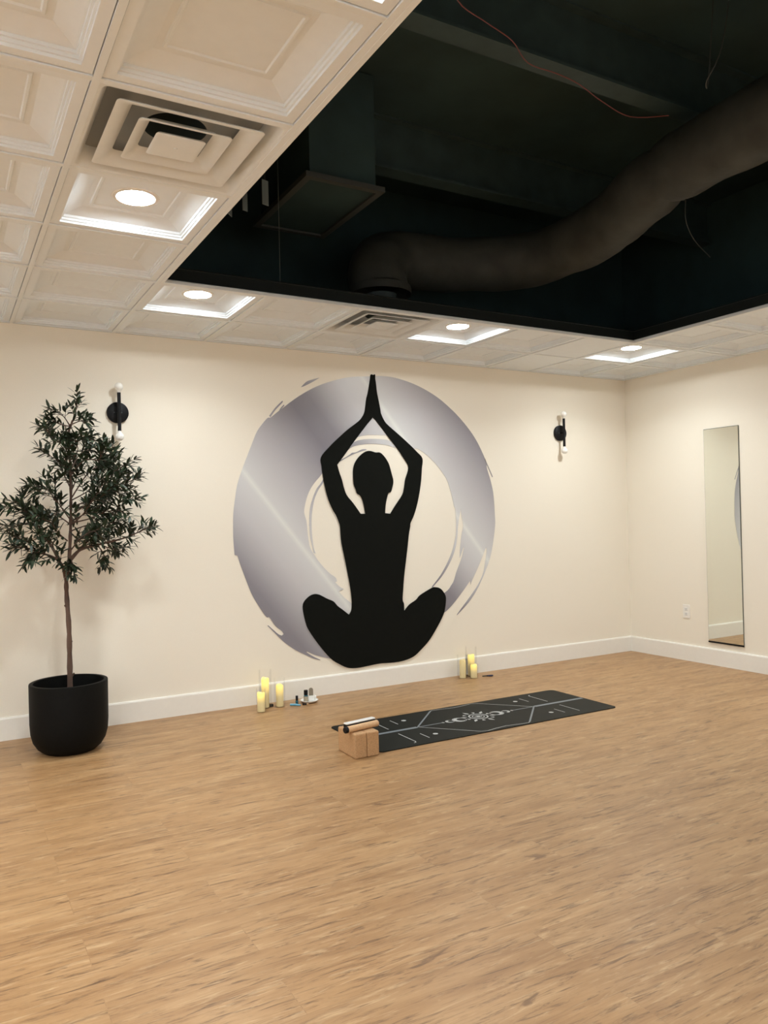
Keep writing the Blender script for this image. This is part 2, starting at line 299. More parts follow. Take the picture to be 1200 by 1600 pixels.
BRANCHES=[
([(-5.070,1.002),(-5.086,1.068),(-5.115,1.111),(-5.158,1.136),(-5.217,1.157),(-5.284,1.187),(-5.326,1.189)],-0.12),
([(-5.094,1.087),(-5.132,1.182),(-5.190,1.276),(-5.257,1.324),(-5.349,1.294)],0.120),
([(-5.157,1.220),(-5.199,1.239),(-5.275,1.224),(-5.341,1.244)],-0.2),
([(-5.132,1.182),(-5.148,1.219),(-5.200,1.175),(-5.251,1.149)],-0.1),
([(-5.190,1.276),(-5.239,1.360),(-5.305,1.407),(-5.379,1.413)],0),
([(-5.239,1.360),(-5.272,1.416),(-5.284,1.462)],0.050),
([(-5.033,1.338),(-5.084,1.404),(-5.127,1.461),(-5.203,1.498)],-0.1),
([(-5.033,1.309),(-5.102,1.367),(-5.162,1.387),(-5.256,1.370)],0.100),
([(-5.053,1.216),(-5.113,1.265),(-5.155,1.322),(-5.197,1.341)],-0.2),
([(-5.118,1.451),(-5.152,1.516),(-5.219,1.535)],0.020),
([(-5.110,1.442),(-5.117,1.535),(-5.103,1.572)],-0.05),
([(-5.034,1.535),(-5.063,1.610),(-5.088,1.685),(-5.135,1.721)],0.080),
([(-5.033,1.704),(-5.069,1.769),(-5.121,1.804),(-5.159,1.847)],-0.08),
([(-5.031,1.807),(-5.076,1.846),(-5.128,1.877)],0.080),
([(-5.032,1.807),(-4.971,1.825),(-4.926,1.839)],0.060),
([(-5.032,1.761),(-4.989,1.800),(-4.971,1.809)],-0.1),
([(-5.025,1.889),(-5.057,1.944),(-5.091,1.966)],0.030),
([(-5.026,1.888),(-5.084,1.894),(-5.119,1.909)],-0.03),
([(-5.023,1.896),(-4.969,1.923),(-4.942,1.915)],0.030),
([(-5.028,1.629),(-4.973,1.725),(-4.918,1.764)],0.080),
([(-5.028,1.601),(-4.956,1.687),(-4.883,1.688),(-4.878,1.727)],-0.1),
([(-5.031,1.460),(-4.939,1.602),(-4.866,1.660),(-4.801,1.690),(-4.779,1.767)],0.050),
([(-5.031,1.450),(-4.923,1.516),(-4.821,1.603),(-4.712,1.676)],-0.1),
([(-4.923,1.516),(-4.885,1.593),(-4.829,1.651),(-4.755,1.652)],0.150),
([(-5.032,1.413),(-4.906,1.459),(-4.795,1.516),(-4.710,1.535),(-4.653,1.575)],0.100),
([(-4.795,1.516),(-4.721,1.467),(-4.684,1.448)],-0.05),
([(-5.032,1.366),(-4.942,1.431),(-4.869,1.478),(-4.794,1.564)],-0.18),
([(-5.033,1.328),(-4.925,1.383),(-4.852,1.411),(-4.805,1.458)],0.180),
([(-5.033,1.319),(-4.926,1.345),(-4.853,1.382),(-4.779,1.390)],-0.1),
([(-5.034,1.272),(-4.927,1.307),(-4.817,1.314),(-4.743,1.317)],0.100),
([(-5.033,1.309),(-4.979,1.365),(-4.924,1.459),(-4.886,1.535)],-0.2),
([(-5.037,1.112),(-4.983,1.162),(-4.874,1.191),(-4.763,1.216),(-4.688,1.243),(-4.615,1.275)],-0.05),
([(-4.874,1.191),(-4.802,1.160),(-4.736,1.157)],0.100),
([(-4.893,1.192),(-4.857,1.143),(-4.849,1.104)],0),
([(-5.037,1.103),(-4.983,1.157),(-4.928,1.212),(-4.855,1.248),(-4.800,1.265)],0.120),
([(-5.036,1.159),(-4.982,1.242),(-4.909,1.278)],-0.15),
([(-5.040,1.103),(-5.033,1.084)],-0.03),
([(-5.029,1.686),(-4.990,1.743),(-5.007,1.799)],-0.06),
([(-5.031,1.610),(-5.062,1.685),(-5.061,1.741)],-0.06),
([(-5.032,1.497),(-4.993,1.573),(-4.974,1.649)],0.100),
([(-5.025,1.872),(-5.004,1.946),(-4.987,2.012)],0)]
M['rim'] = mat('dull_metal_rim', (.06, .07, .07), .5)
M['navy'] = mat('navy_plastic', (.02, .025, .07), .35)
BLOCK_H = .136
DUCT_R = .19; CRIMP = 2.42
DUCT = [(-1.75, -4.6, 3.36), (-1.95, -3.6, 3.33), (-2.0, -2.9, 3.30), (-1.97, -2.2, 3.28), (-1.85, -1.55, 3.19), (-1.98, -1.0, 3.14), (-2.45, -.72, 3.12), (-2.95, -.72, 3.08), (-3.15, -.84, 2.95), (-3.166, -.89, 2.78)]

# ================================================================ SETTING
bm = bmesh.new(); box(bm, XL, 0, YF, 0, -.05, 0); struct(link('floor', bm, M['floor']))
bm = bmesh.new(); box(bm, XL - .1, .1, 0, .1, -.05, H); struct(link('wall_back', bm, M['wall']))
bm = bmesh.new(); box(bm, 0, .1, YF - .1, 0, -.05, H); struct(link('wall_right', bm, M['wall']))
bm = bmesh.new(); box(bm, XL - .1, XL, YF - .1, 0, -.05, H); struct(link('wall_left', bm, M['wall_unseen']))
bm = bmesh.new(); box(bm, XL, 0, YF - .1, YF, -.05, H); struct(link('wall_front', bm, M['wall_unseen']))
bm = bmesh.new()
box(bm, XL - .1, .1, 0, .1, H, DECK); box(bm, 0, .1, YF - .1, 0, H, DECK); box(bm, XL - .1, XL, YF - .1, 0, H, DECK); box(bm, XL, 0, YF - .1, YF, H, DECK)
struct(link('wall_plenum', bm, M['deck']))
bm = bmesh.new(); box(bm, XL - .1, .1, YF - .1, .1, DECK, DECK + .1)
deck = struct(link('ceiling_deck', bm, M['deck']))
for k, y in enumerate((-.95, -2.35, -3.75, -5.15, -6.55)):
    bm = bmesh.new()
    box(bm, XL, 0, y - .06, y + .06, DECK - .34, DECK - .325); box(bm, XL, 0, y - .008, y + .008, DECK - .325, DECK - .012); box(bm, XL, 0, y - .06, y + .06, DECK - .012, DECK)
    link('joist', bm, M['joist'], deck)
# baseboards
def baseboard(name, pts):
    bm = bmesh.new()
    (ax, ay), (bx, by), (nx, ny) = pts
    prof = [(0, 0), (.015, 0), (.015, .130), (.011, .139), (0, .141)]
    A = [bm.verts.new((ax + nx * d, ay + ny * d, z)) for d, z in prof]; B = [bm.verts.new((bx + nx * d, by + ny * d, z)) for d, z in prof]
    for i in range(5): bm.faces.new((A[i], A[(i + 1) % 5], B[(i + 1) % 5], B[i]))
    bm.faces.new(A); bm.faces.new(B[::-1])
    struct(link(name, bm, M['trim']))
baseboard('baseboard_back', ((XL, 0), (0, 0), (0, -1)))
baseboard('baseboard_right', ((0, YF), (0, -.015), (-1, 0)))
baseboard('baseboard_left', ((XL, YF), (XL, -.015), (1, 0)))
baseboard('baseboard_front', ((XL + .015, YF), (-.015, YF), (0, 1)))

# ceiling tiles: coffered vinyl panels in a lay-in grid
VENTS = {(8, 4), (5, 1)}
LIGHTS = {(7, 1), (4, 1), (2 - 1, 1), (8, 3), (8, 6), (8, 9), (8, 12), (1, 4), (1, 7), (1, 10), (1, 13), (4, 14), (7, 14), (11, 2), (11, 6), (11, 10), (11, 14), (14, 4), (14, 8), (14, 12), (1, 15), (10, 15), (12, 15), (14, 15), (14, 6), (14, 10), (14, 2)}  # unseen ones are assumed; the last were added to bounce light off unseen walls
PROF = [(.0, .006), (.034, .006), (.0345, .013), (.041, .0135), (.0415, .021), (.048, .0215), (.0485, .029), (.055, .030), (.115, .047), (.135, .047), (.138, .043), (.146, .043), (.150, .047)]
bm = bmesh.new(); gb = bmesh.new()
for i in range(len(CX) - 1):
    for j in range(len(CY) - 1):
        if 2 <= i <= 7 and 2 <= j <= 12: continue
        if (i, j) in VENTS: continue
        x1, x0, y1, y0 = CX[i] - .0135, CX[i + 1] + .0135, CY[j] - .0135, CY[j + 1] + .0135
        if i == 2:
            bm.faces.new([bm.verts.new(q) for q in ((x0, y0, H + .006), (x1, y0, H + .006), (x1, y1, H + .006), (x0, y1, H + .006))]); continue
        prev = None
        for d, z in PROF:
            d2 = d; zz = .006 + (z - .006) * 1.3
            ring = [bm.verts.new(q) for q in ((x0 + d2, y0 + d2, H + zz), (x1 - d2, y0 + d2, H + zz), (x1 - d2, y1 - d2, H + zz), (x0 + d2, y1 - d2, H + zz))]
            if prev:
                for k in range(4): bm.faces.new((prev[k], prev[(k + 1) % 4], ring[(k + 1) % 4], ring[k]))
            prev = ring
        bm.faces.new(prev)
ceil = struct(link('ceiling', bm, M['tile']))
# grid bars
w2 = .011
def bars():
    for i, x in enumerate(CX):
        a = x - w2 if i < len(CX) - 1 else x
        b = x + w2 if i else x
        if 2 < i < 8:
            box(gb, a, b, OY1, 0, H, H + .025); box(gb, a, b, YF, OY0, H, H + .025)
        else: box(gb, a, b, YF, 0, H, H + .025)
    for j, y in enumerate(CY):
        a = y - w2 if j < len(CY) - 1 else y
        b = y + w2 if j else y
        if 2 < j < 13:
            box(gb, XL, OX0, a, b, H + .0008, H + .024); box(gb, OX1, 0, a, b, H + .0008, H + .024)
        else: box(gb, XL, 0, a, b, H + .0008, H + .024)
bars(); link('ceiling_grid', gb, M['grid'], ceil)
# rim of the opening: white lip, black angle above it
bm = bmesh.new(); e0 = .011; e1 = .028
box(bm, OX0 + e0, OX0 + e1, OY0 + e1, OY1 - e1, H - .001, H + .014); box(bm, OX1 - e1, OX1 - e0, OY0 + e1, OY1 - e1, H - .001, H + .014)
box(bm, OX0 + e0, OX1 - e0, OY1 - e1, OY1 - e0, H - .001, H + .014); box(bm, OX0 + e0, OX1 - e0, OY0 + e0, OY0 + e1, H - .001, H + .014)
tr1 = struct(link('trim_1', bm, M['grid']))
bm = bmesh.new(); e2 = .012
for (x0, x1, y0, y1) in ((OX0, OX0 + e2, OY0, OY1), (OX1 - e2, OX1, OY0, OY1), (OX0 + e2, OX1 - e2, OY1 - e2, OY1), (OX0 + e2, OX1 - e2, OY0, OY0 + e2)):
    box(bm, x0, x1, y0, y1, H + .026, H + .085)
for (x0, x1, y0, y1) in ((OX0, OX0 + .03, OY0, OY1), (OX1 - .03, OX1, OY0, OY1), (OX0 + .03, OX1 - .03, OY1 - .03, OY1), (OX0 + .03, OX1 - .03, OY0, OY0 + .03)):
    box(bm, x0, x1, y0, y1, H + .085, H + .089)
struct(link('trim_2', bm, M['black_trim']))

# ================================================================ RECESSED LIGHTS
def make_light(loc, label):
    t = thing('recessed_light', label, 'ceiling light', loc, group='round recessed downlights in the tiled ceiling')
    bm = bmesh.new(); lathe(bm, [(.074, .001), (.076, -.004), (.088, -.005), (.093, -.002), (.094, .002)], 40); link('trim_ring', bm, M['plate'], t, smooth=True)
    bm = bmesh.new(); lathe(bm, [(.0005, -.003), (.05, -.003), (.074, -.001)], 40); link('lens', bm, M['lens'], t, smooth=True)
    ld = bpy.data.lights.new('lamp_beam', 'AREA'); ld.shape = 'DISK'; ld.size = .14; ld.energy = LAMP_POWER; ld.color = LAMP_COLOR; ld.spread = math.radians(135)
    lo_ = bpy.data.objects.new('lamp_beam', ld); C.objects.link(lo_); lo_.location = (0, 0, -.008); lo_.parent = t
    return t
def cell(i, j): return ((CX[i] + CX[i + 1]) / 2, (CY[j] + CY[j + 1]) / 2)
LL = {(7, 1): 'lit round recessed light at the left back corner of the black ceiling opening',
      (4, 1): 'lit round recessed light right of the small far vent, above the seated silhouette',
      (1, 1): 'lit round recessed light nearest the corner of the back and right walls',
      (8, 3): 'large bright round recessed light beside the near square air vent',
      (8, 6): 'bright square-framed recessed light at the very top edge of the picture'}
NUM = ['no tiles', 'one tile', 'two tiles', 'three tiles', 'four tiles', 'five tiles', 'six tiles', 'seven tiles', 'eight tiles', 'nine tiles', 'ten tiles', 'eleven tiles', 'twelve tiles', 'thirteen tiles', 'fourteen tiles', 'fifteen tiles']
first = None
for ij in sorted(LIGHTS, key=lambda q: q not in LL):
    x, y = cell(*ij); loc = (x, y, H + .059)
    lab = LL.get(ij, 'assumed recessed light out of view, %s from right wall, %s from back wall' % (NUM[ij[0]], NUM[ij[1]]))
    if first is None: first = make_light(loc, lab)
    else: dup(first, loc, lab)

# ================================================================ AIR VENTS
def sq(bm, prof, rcorn=.012):
    """square loft: list of (half size, z) with rounded corners"""
    prev = None
    for h, z in prof:
        r = min(rcorn, h * .3); ring = []
        for cx, cy, a0 in ((h - r, h - r, 0), (-(h - r), h - r, 90), (-(h - r), -(h - r), 180), (h - r, -(h - r), 270)):
            for k in range(4):
                a = math.radians(a0 + 30 * k); ring.append(bm.verts.new((cx + r * math.cos(a), cy + r * math.sin(a), z)))
        if prev:
            for k in range(16): bm.faces.new((prev[k], prev[(k + 1) % 16], ring[(k + 1) % 16], ring[k]))
        prev = ring
    return prev
def make_vent(loc, label):
    t = thing('air_vent', label, 'air vent', loc, group='square stepped ceiling air vents')
    bm = bmesh.new(); sq(bm, [(.302, .012), (.302, .002), (.285, .002), (.281, .005), (.256, .048), (.254, .066)], .02); link('frame', bm, M['vent'], t, smooth=True)
    bm = bmesh.new()
    # pan with a round hole
    n = 48; o_ = []; i_ = []
    for k in range(n):
        a = 2 * PI * k / n; c, s = math.cos(a), math.sin(a); q = .254 / max(abs(c), abs(s))
        o_.append(bm.verts.new((q * c, q * s, .066))); i_.append(bm.verts.new((.105 * c, .105 * s, .066)))
    for k in range(n): bm.faces.new((o_[k], o_[(k + 1) % n], i_[(k + 1) % n], i_[k]))
    link('backing_pan', bm, M['vent_pan'], t)
    bm = bmesh.new(); lathe(bm, [(.105, .066), (.105, .2), (.001, .2)], 48); link('duct_collar', bm, M['collar'], t, smooth=True)
    for ho, hi, zt in ((.232, .176, .034), (.150, .106, .032)):
        bm = bmesh.new(); sq(bm, [(ho, .004), (ho + .002, 0), (ho - .005, -.001), (hi + .016, .014), (hi, zt), (hi - .002, zt), (hi + .014, .017), (ho - .004, .004), (ho, .004)], .014)
        link('louver', bm, M['vent'], t, smooth=True)
    bm = bmesh.new(); e = sq(bm, [(.060, .016), (.076, .008), (.082, .001), (.080, -.001), (.070, -.002)], .010); bm.faces.new(e)
    lathe(bm, [(.0005, -.005), (.006, -.0045), (.007, -.002)], 16)
    link('center_plate', bm, M['vent'], t, smooth=True)
    return t
x, y = cell(8, 4); v1 = make_vent((x, y, H), 'large near square air vent with stepped louvres beside a bright recessed light')
x, y = cell(5, 1); dup(v1, (x, y, H), 'small far square air vent at the back edge of the black opening')

# ================================================================ PLENUM CONTENTS
path = smooth_path(DUCT, 10)
bm = bmesh.new(); n = 28; rings = []; L = 0; upv = Vector((0, 0, 1))
for i, p in enumerate(path):
    t_ = (path[min(i + 1, len(path) - 1)] - path[max(i - 1, 0)]).normalized()
    if i: L += (p - path[i - 1]).length
    s = t_.cross(upv).normalized(); u = s.cross(t_)
    u = u.normalized()
    ring = []
    for k in range(n):
        a = 2 * PI * k / n
        rr = DUCT_R * (1 + .020 * math.sin(9 * L + 2 * math.sin(a * 2)) + .016 * math.sin(19 * L + a * 3))
        rr *= (1 - .16 * math.exp(-((L - CRIMP) / .06) ** 2)) * (1 - .04 * math.exp(-((L - CRIMP - 1.0) / .03) ** 2)) * (1 - .04 * math.exp(-((L - CRIMP - .55) / .02) ** 2))
        ring.append(bm.verts.new(p + (s * math.cos(a) + u * math.sin(a)) * rr))
    rings.append(ring)
for a, b in zip(rings, rings[1:]):
    for k in range(n): bm.faces.new((a[k], a[(k + 1) % n], b[(k + 1) % n], b[k]))
d = link('flexible_duct', bm, M['duct'], smooth=True)
tag(d, 'large dark round flexible air duct curving through the black ceiling opening', 'duct')
end = path[-1]
bm = bmesh.new(); lathe(bm, [(.205, .0), (.205, .03), (.20, .05), (.19, .05)], 32, (end.x, end.y, H + .20)); link('collar', bm, M['duct'], d, smooth=True)

bt = thing('duct_box', 'dark square sheet-metal duct box with a pale rim hanging in the black opening', 'duct box', ((-3.9 - 3.44) / 2, -1.0, 3.2))
bm = bmesh.new(); box(bm, -.21, .21, -.38, .38, .012, .69); link('box_body', bm, M['deck'], bt)
bm = bmesh.new()
for a in ((-.25, .25, -.42, -.38), (-.25, .25, .38, .42), (-.25, -.21, -.38, .38), (.21, .25, -.38, .38)): box(bm, *a, 0, .03)
link('rim', bm, M['rim'], bt)

def hang(name, label, cat, pts, r, m, group=None):
    bm = bmesh.new(); tube(bm, smooth_path(pts, 5), r, 6); return tag(link(name, bm, m, smooth=True), label, cat, group)
hang('cable', 'thin red cable draped across the black ceiling void', 'cable',
     [(-3.99, -2.93, 3.42), (-3.843, -2.764, 3.4), (-3.651, -2.703, 3.4), (-3.468, -2.647, 3.405), (-3.309, -2.566, 3.39), (-3.118, -2.548, 3.4), (-2.964, -2.535, 3.395), (-2.744, -2.465, 3.4), (-2.462, -2.393, 3.42), (-2.237, -2.455, 3.45)], .0026, M['red'])
hang('hanging_wire', 'faint dark wire loop hanging near the top right of the black opening', 'wire',
     [(-2.3, -2.9, 3.89), (-2.45, -2.95, 3.5), (-2.5, -2.9, 3.35), (-2.42, -2.85, 3.4), (-2.3, -2.8, 3.89)], .003, M['wire'])
hang('hanging_wire', 'faint wire hanging below the right part of the dark duct', 'wire',
     [(-1.6, -2.2, 3.89), (-1.55, -2.0, 3.3), (-1.45, -1.95, 3.1), (-1.2, -1.9, 3.0)], .003, M['wire'])
hang('hanger_wire', 'thin vertical wire holding the back edge of the black opening', 'wire',
     [(-3.98, -1.16, H + .085), (-3.98, -1.16, DECK)], .0018, M['strap'])
for (x, y, z, wd, ht, rz, lb) in ((-4.43, -2.10, 2.70, .036, .11, 20, 'small grey metal hanger plate nearest the near air vent in the black opening'),
                              (-4.47, -1.95, 2.72, .028, .085, 20, 'small grey metal hanger plate in the middle of three at the opening edge'),
                              (-4.54, -1.93, 2.70, .07, .09, 50, 'wide dim metal hanger plate closest to the white lip of the opening')):
    t = thing('hanger_plate', lb, 'hanger plate', (x, y, z), math.radians(rz))
    bm = bmesh.new(); box(bm, -wd / 2, wd / 2, -.0015, .0015, 0, ht); link('plate', bm, M['strap'], t)
    bm = bmesh.new(); tube(bm, [(0, 0, ht - .005), (0, 0, DECK - z)], .0018, 6); link('wire', bm, M['wire'], t)

# ================================================================ MURAL
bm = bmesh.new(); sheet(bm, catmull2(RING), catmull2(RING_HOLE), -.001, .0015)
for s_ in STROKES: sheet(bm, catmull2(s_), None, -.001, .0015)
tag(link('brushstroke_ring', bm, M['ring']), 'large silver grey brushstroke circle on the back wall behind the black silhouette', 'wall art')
bm = bmesh.new(); sheet(bm, catmull2(SIL), catmull2(SIL_HOLE), -.003, .006)
tag(link('meditation_silhouette', bm, M['black_sheet']), 'black cut-out silhouette of a seated meditating figure with raised joined hands', 'wall art')

# ================================================================ SCONCES
def make_sconce(loc, label):
    t = thing('wall_sconce', label, 'wall light', loc, group='black two-bulb wall sconces')
    bm = bmesh.new(); lathe(bm, [(.0005, -.022), (.064, -.022), (.069, -.018), (.069, 0)], 48, axis='Y')
    link('backplate', bm, M['black'], t, smooth=True)
    for sx in (-1, 1):
        bm = bmesh.new(); lathe(bm, [(.0005, -.0245), (.0035, -.024), (.004, -.022)], 12, (sx * .024, 0, 0), axis='Y'); link('screw', bm, M['wire'], t, smooth=True)
    bm = bmesh.new(); lathe(bm, [(.008, -.02), (.008, -.062)], 16, axis='Y'); link('stem', bm, M['black'], t, smooth=True)
    bm = bmesh.new(); lathe(bm, [(.0005, -.125), (.0115, -.125), (.0115, .125), (.0005, .125)], 24, (0, -.062, 0)); link('rod', bm, M['black'], t, smooth=True)
    for sg in (1, -1):
        prof = [(.009, .122), (.010, .130), (.013, .135)] + [(.0275 * math.sin(a), .163 - .0275 * math.cos(a)) for a in [math.radians(q) for q in range(35, 180, 12)]] + [(.0005, .1905)]
        bm = bmesh.new(); lathe(bm, [(r, sg * z) for r, z in prof], 28, (0, -.062, 0)); link('bulb', bm, M['globe'], t, smooth=True)
    return t
s1 = make_sconce((-4.672, 0, 2.040), 'black two-bulb wall sconce above the potted olive tree')
dup(s1, (-.836, 0, 2.038), 'black two-bulb wall sconce right of the mural, near the wall corner')

# ================================================================ MIRROR AND OUTLET
mt = thing('wall_mirror', 'tall narrow frameless mirror on the right wall', 'mirror', (0, -1.043, .20))
bm = bmesh.new(); box(bm, -.007, -.001, -.168, .168, 0, 1.805); link('backing', bm, M['mirror_edge'], mt)
bm = bmesh.new(); nz = 40; va = []
for k in range(nz + 1):
    z = .004 + 1.797 * k / nz; bow = .0009 * math.sin(PI * k / nz)
    va.append((bm.verts.new((-.0085 - bow, -.1655, z)), bm.verts.new((-.0085 - bow, .1655, z))))
for a, b in zip(va, va[1:]): bm.faces.new((a[0], a[1], b[1], b[0]))
link('glass', bm, M['mirror'], mt)
bm = bmesh.new(); box(bm, -.013, -.001, -.168, .168, -.010, .003); link('bottom_channel', bm, M['black'], mt)

ot = thing('wall_outlet', 'white double power outlet low on the right wall, left of the mirror', 'outlet', (0, -.648, .431))
bm = bmesh.new(); box(bm, -.006, 0, -.036, .036, -.059, .059); link('cover_plate', bm, M['plate'], ot, bevel=.002)
for s in (-1, 1):
    bm = bmesh.new(); box(bm, -.0085, -.004, -.017, .017, s * .02 - .0145, s * .02 + .0145); so = link('socket', bm, M['white'], ot, bevel=.003)
    bm = bmesh.new()
    for yy in (-.006, .006): box(bm, -.009, -.008, yy - .001, yy + .001, s * .02 - .002, s * .02 + .006)
    box(bm, -.009, -.008, -.002, .002, s * .02 - .010, s * .02 - .006)
    link('slot', bm, M['slot'], so)

# ================================================================ OLIVE TREE
PX, PY = -5.060, -.44
tree = thing('potted_olive_tree', 'tall potted olive tree in a matte black pot against the back wall', 'potted tree', (PX, PY, 0))
bm = bmesh.new()
prof = [(.0005, .0), (.135, 0), (.145, .004), (.175, .028), (.198, .065), (.210, .11), (.2145, .17), (.2155, .392), (.2145, .398), (.211, .400), (.196, .400), (.193, .397), (.192, .30), (.0005, .30)]
lathe(bm, prof, 72); link('pot', bm, M['pot'], tree, smooth=True)
bm = bmesh.new()
rg = lathe(bm, [(.0005, .318), (.06, .322), (.13, .317), (.191, .312)], 40)
for r in rg[1:3]:
    for v in r: v.co.z += R.uniform(-.006, .008)
link('soil', bm, M['soil'], tree, smooth=True)
bm = bmesh.new()
tp = [Vector((x - PX, R.uniform(-.012, .012), z)) for x, z in TRUNK]; tp[0].y = 0; tp[0].z = .31
sp = smooth_path(tp, 5); nn = len(sp)
tube(bm, sp, [.0165 * (1 - .80 * (i / (nn - 1)) ** .9) + .0016 * math.sin(i * 1.9) for i in range(nn)], 10)
for (x, z, dx) in ((-5.056, .83, -.02), (-5.048, .43, .018), (-5.05, .62, .010)):   # pruned stubs
    tube(bm, [(x - PX, 0, z - .01), (x - PX + dx, -.006, z + .012)], [.008, .005], 7)
def trunk_y(z):
    best = min(sp, key=lambda q: abs(q.z - z)); return best
LEAVES = []; TW = []
for P, dy in BRANCHES:
    pts = [Vector((x - PX, 0, z)) for x, z in P]; n_ = len(pts)
    y0 = 0 if dy else .01
    if P[0][0] > -5.12 or True: pass
    for i, q in enumerate(pts): q.y = dy * (i / (n_ - 1)) ** .8 + R.uniform(-.01, .01)
    b = smooth_path(pts, 4)
    r0 = .0095 if P[0][1] < 1.12 else .0042
    tube(bm, b, [r0 * (1 - .72 * i / (len(b) - 1)) for i in range(len(b))], 7)
    # twigs along the outer part
    Lb = sum((b[i + 1] - b[i]).length for i in range(len(b) - 1))
    nt_ = max(4, int(Lb / .026))
    for k in range(nt_):
        f = .20 + .80 * (k + R.random()) / nt_ if nt_ > 1 else 1
        i = min(len(b) - 2, int(f * (len(b) - 1))); o = b[i].lerp(b[i + 1], R.random())
        d = (b[i + 1] - b[i]).normalized()
        side = Vector((R.uniform(-1, 1), R.uniform(-1, 1), R.uniform(-.7, .9)))
        dr = (d * .75 + side * .75).normalized(); TW.append((o, dr, R.uniform(.045, .10)))
    d = (b[-1] - b[-3]).normalized(); TW.append((b[-1], d, .03))
link('trunk', bm, M['bark'], tree, smooth=True)
bm = bmesh.new(); bt_ = bmesh.new()
def leaf(o, d, nrm, L, W):
    s = d.cross(nrm).normalized(); nrm = s.cross(d).normalized()
    P = []
    for t, wv in ((0, .10), (.22, .78), (.5, 1), (.8, .68), (1, .04)):
        c = o + d * (L * t) - nrm * (L * .12 * t * t)
        P.append((bm.verts.new(c + s * W * wv * .5 + nrm * W * .12 * wv), bm.verts.new(c), bm.verts.new(c - s * W * wv * .5 + nrm * W * .12 * wv)))
    for a, b2 in zip(P, P[1:]):
        bm.faces.new((a[0], a[1], b2[1], b2[0])); bm.faces.new((a[1], a[2], b2[2], b2[1]))
for o, d, L in TW:
    droop = Vector((0, 0, -.012))
    end = o + d * L + droop * R.random()
    mid = o.lerp(end, .5) + Vector((0, 0, .006))
    nf = len(bm.faces); tube(bm, [o, mid, end], [.0019, .0015, .001], 5, False); bm.faces.ensure_lookup_table()
    for fi in range(nf, len(bm.faces)): bm.faces[fi].material_index = 1
    npair = max(2, int(L / .017)); ax = d.orthogonal().normalized(); ang = R.uniform(0, PI)
    for k in range(npair):
        f = .2 + .8 * k / (npair - 1) if npair > 1 else 1
        c = o.lerp(mid, f * 2) if f < .5 else mid.lerp(end, f * 2 - 1)
        a2 = ang + k * PI * .5 + R.uniform(-.3, .3)
        u = (Matrix.Rotation(a2, 3, d) @ ax)
        for s in (-1, 1):
            ld = (d * R.uniform(.55, 1.0) + u * s * .8 + Vector((0, 0, -.05))).normalized()
            leaf(c, ld, Vector((R.uniform(-.5, .5), R.uniform(-.5, .5), 1)), R.uniform(.045, .070), R.uniform(.015, .021))
    leaf(end, d, Vector((.2, .1, 1)), R.uniform(.045, .06), .015)
link('foliage', bm, [M['leaf'], M['bark']], tree, smooth=True)

# ================================================================ YOGA MAT
MX, MY = -2.675, -1.190
ym = thing('yoga_mat', 'long black yoga mat with pale moon and sun pattern lying on the floor', 'yoga mat', (MX, MY, 0))
bm = bmesh.new(); hx, hy, rr = .915, .325, .035
o_ = []
for cx, cy, a0 in ((hx - rr, hy - rr, 0), (-hx + rr, hy - rr, 90), (-hx + rr, -hy + rr, 180), (hx - rr, -hy + rr, 270)):
    for k in range(7):
        a = math.radians(a0 + 15 * k); o_.append((cx + rr * math.cos(a), cy + rr * math.sin(a)))
lo = [bm.verts.new((a, b, .0)) for a, b in o_]; hi = [bm.verts.new((a, b, .005)) for a, b in o_]
bm.faces.new(lo[::-1]); bm.faces.new(hi)
for k in range(len(o_)): bm.faces.new((lo[k], lo[(k + 1) % len(o_)], hi[(k + 1) % len(o_)], hi[k]))
link('mat_sheet', bm, M['mat'], ym)
ZP = .0053
def strip(bm, pts, wd, mi):
    pts = [Vector((a, b, ZP)) for a, b in pts]; pr = None
    for i, p in enumerate(pts):
        t = (pts[min(i + 1, len(pts) - 1)] - pts[max(i - 1, 0)]).normalized(); s = Vector((-t.y, t.x, 0))
        a0, b0 = bm.verts.new(p + s * wd / 2), bm.verts.new(p - s * wd / 2)
        if pr: f = bm.faces.new((pr[0], pr[1], b0, a0)); f.material_index = mi
        pr = (a0, b0)
def disc(bm, c, r0, r1, mi, a0=0, a1=360, n=24, off=(0, 0)):
    for k in range(n):
        A, B = math.radians(a0 + (a1 - a0) * k / n), math.radians(a0 + (a1 - a0) * (k + 1) / n)
        q = [(c[0] + r1 * math.cos(A), c[1] + r1 * math.sin(A)), (c[0] + r1 * math.cos(B), c[1] + r1 * math.sin(B)), (c[0] + off[0] + r0 * math.cos(B), c[1] + off[1] + r0 * math.sin(B)), (c[0] + off[0] + r0 * math.cos(A), c[1] + off[1] + r0 * math.sin(A))]
        bm.faces.new([bm.verts.new((a, b, ZP)) for a, b in q]).material_index = mi
bm = bmesh.new()
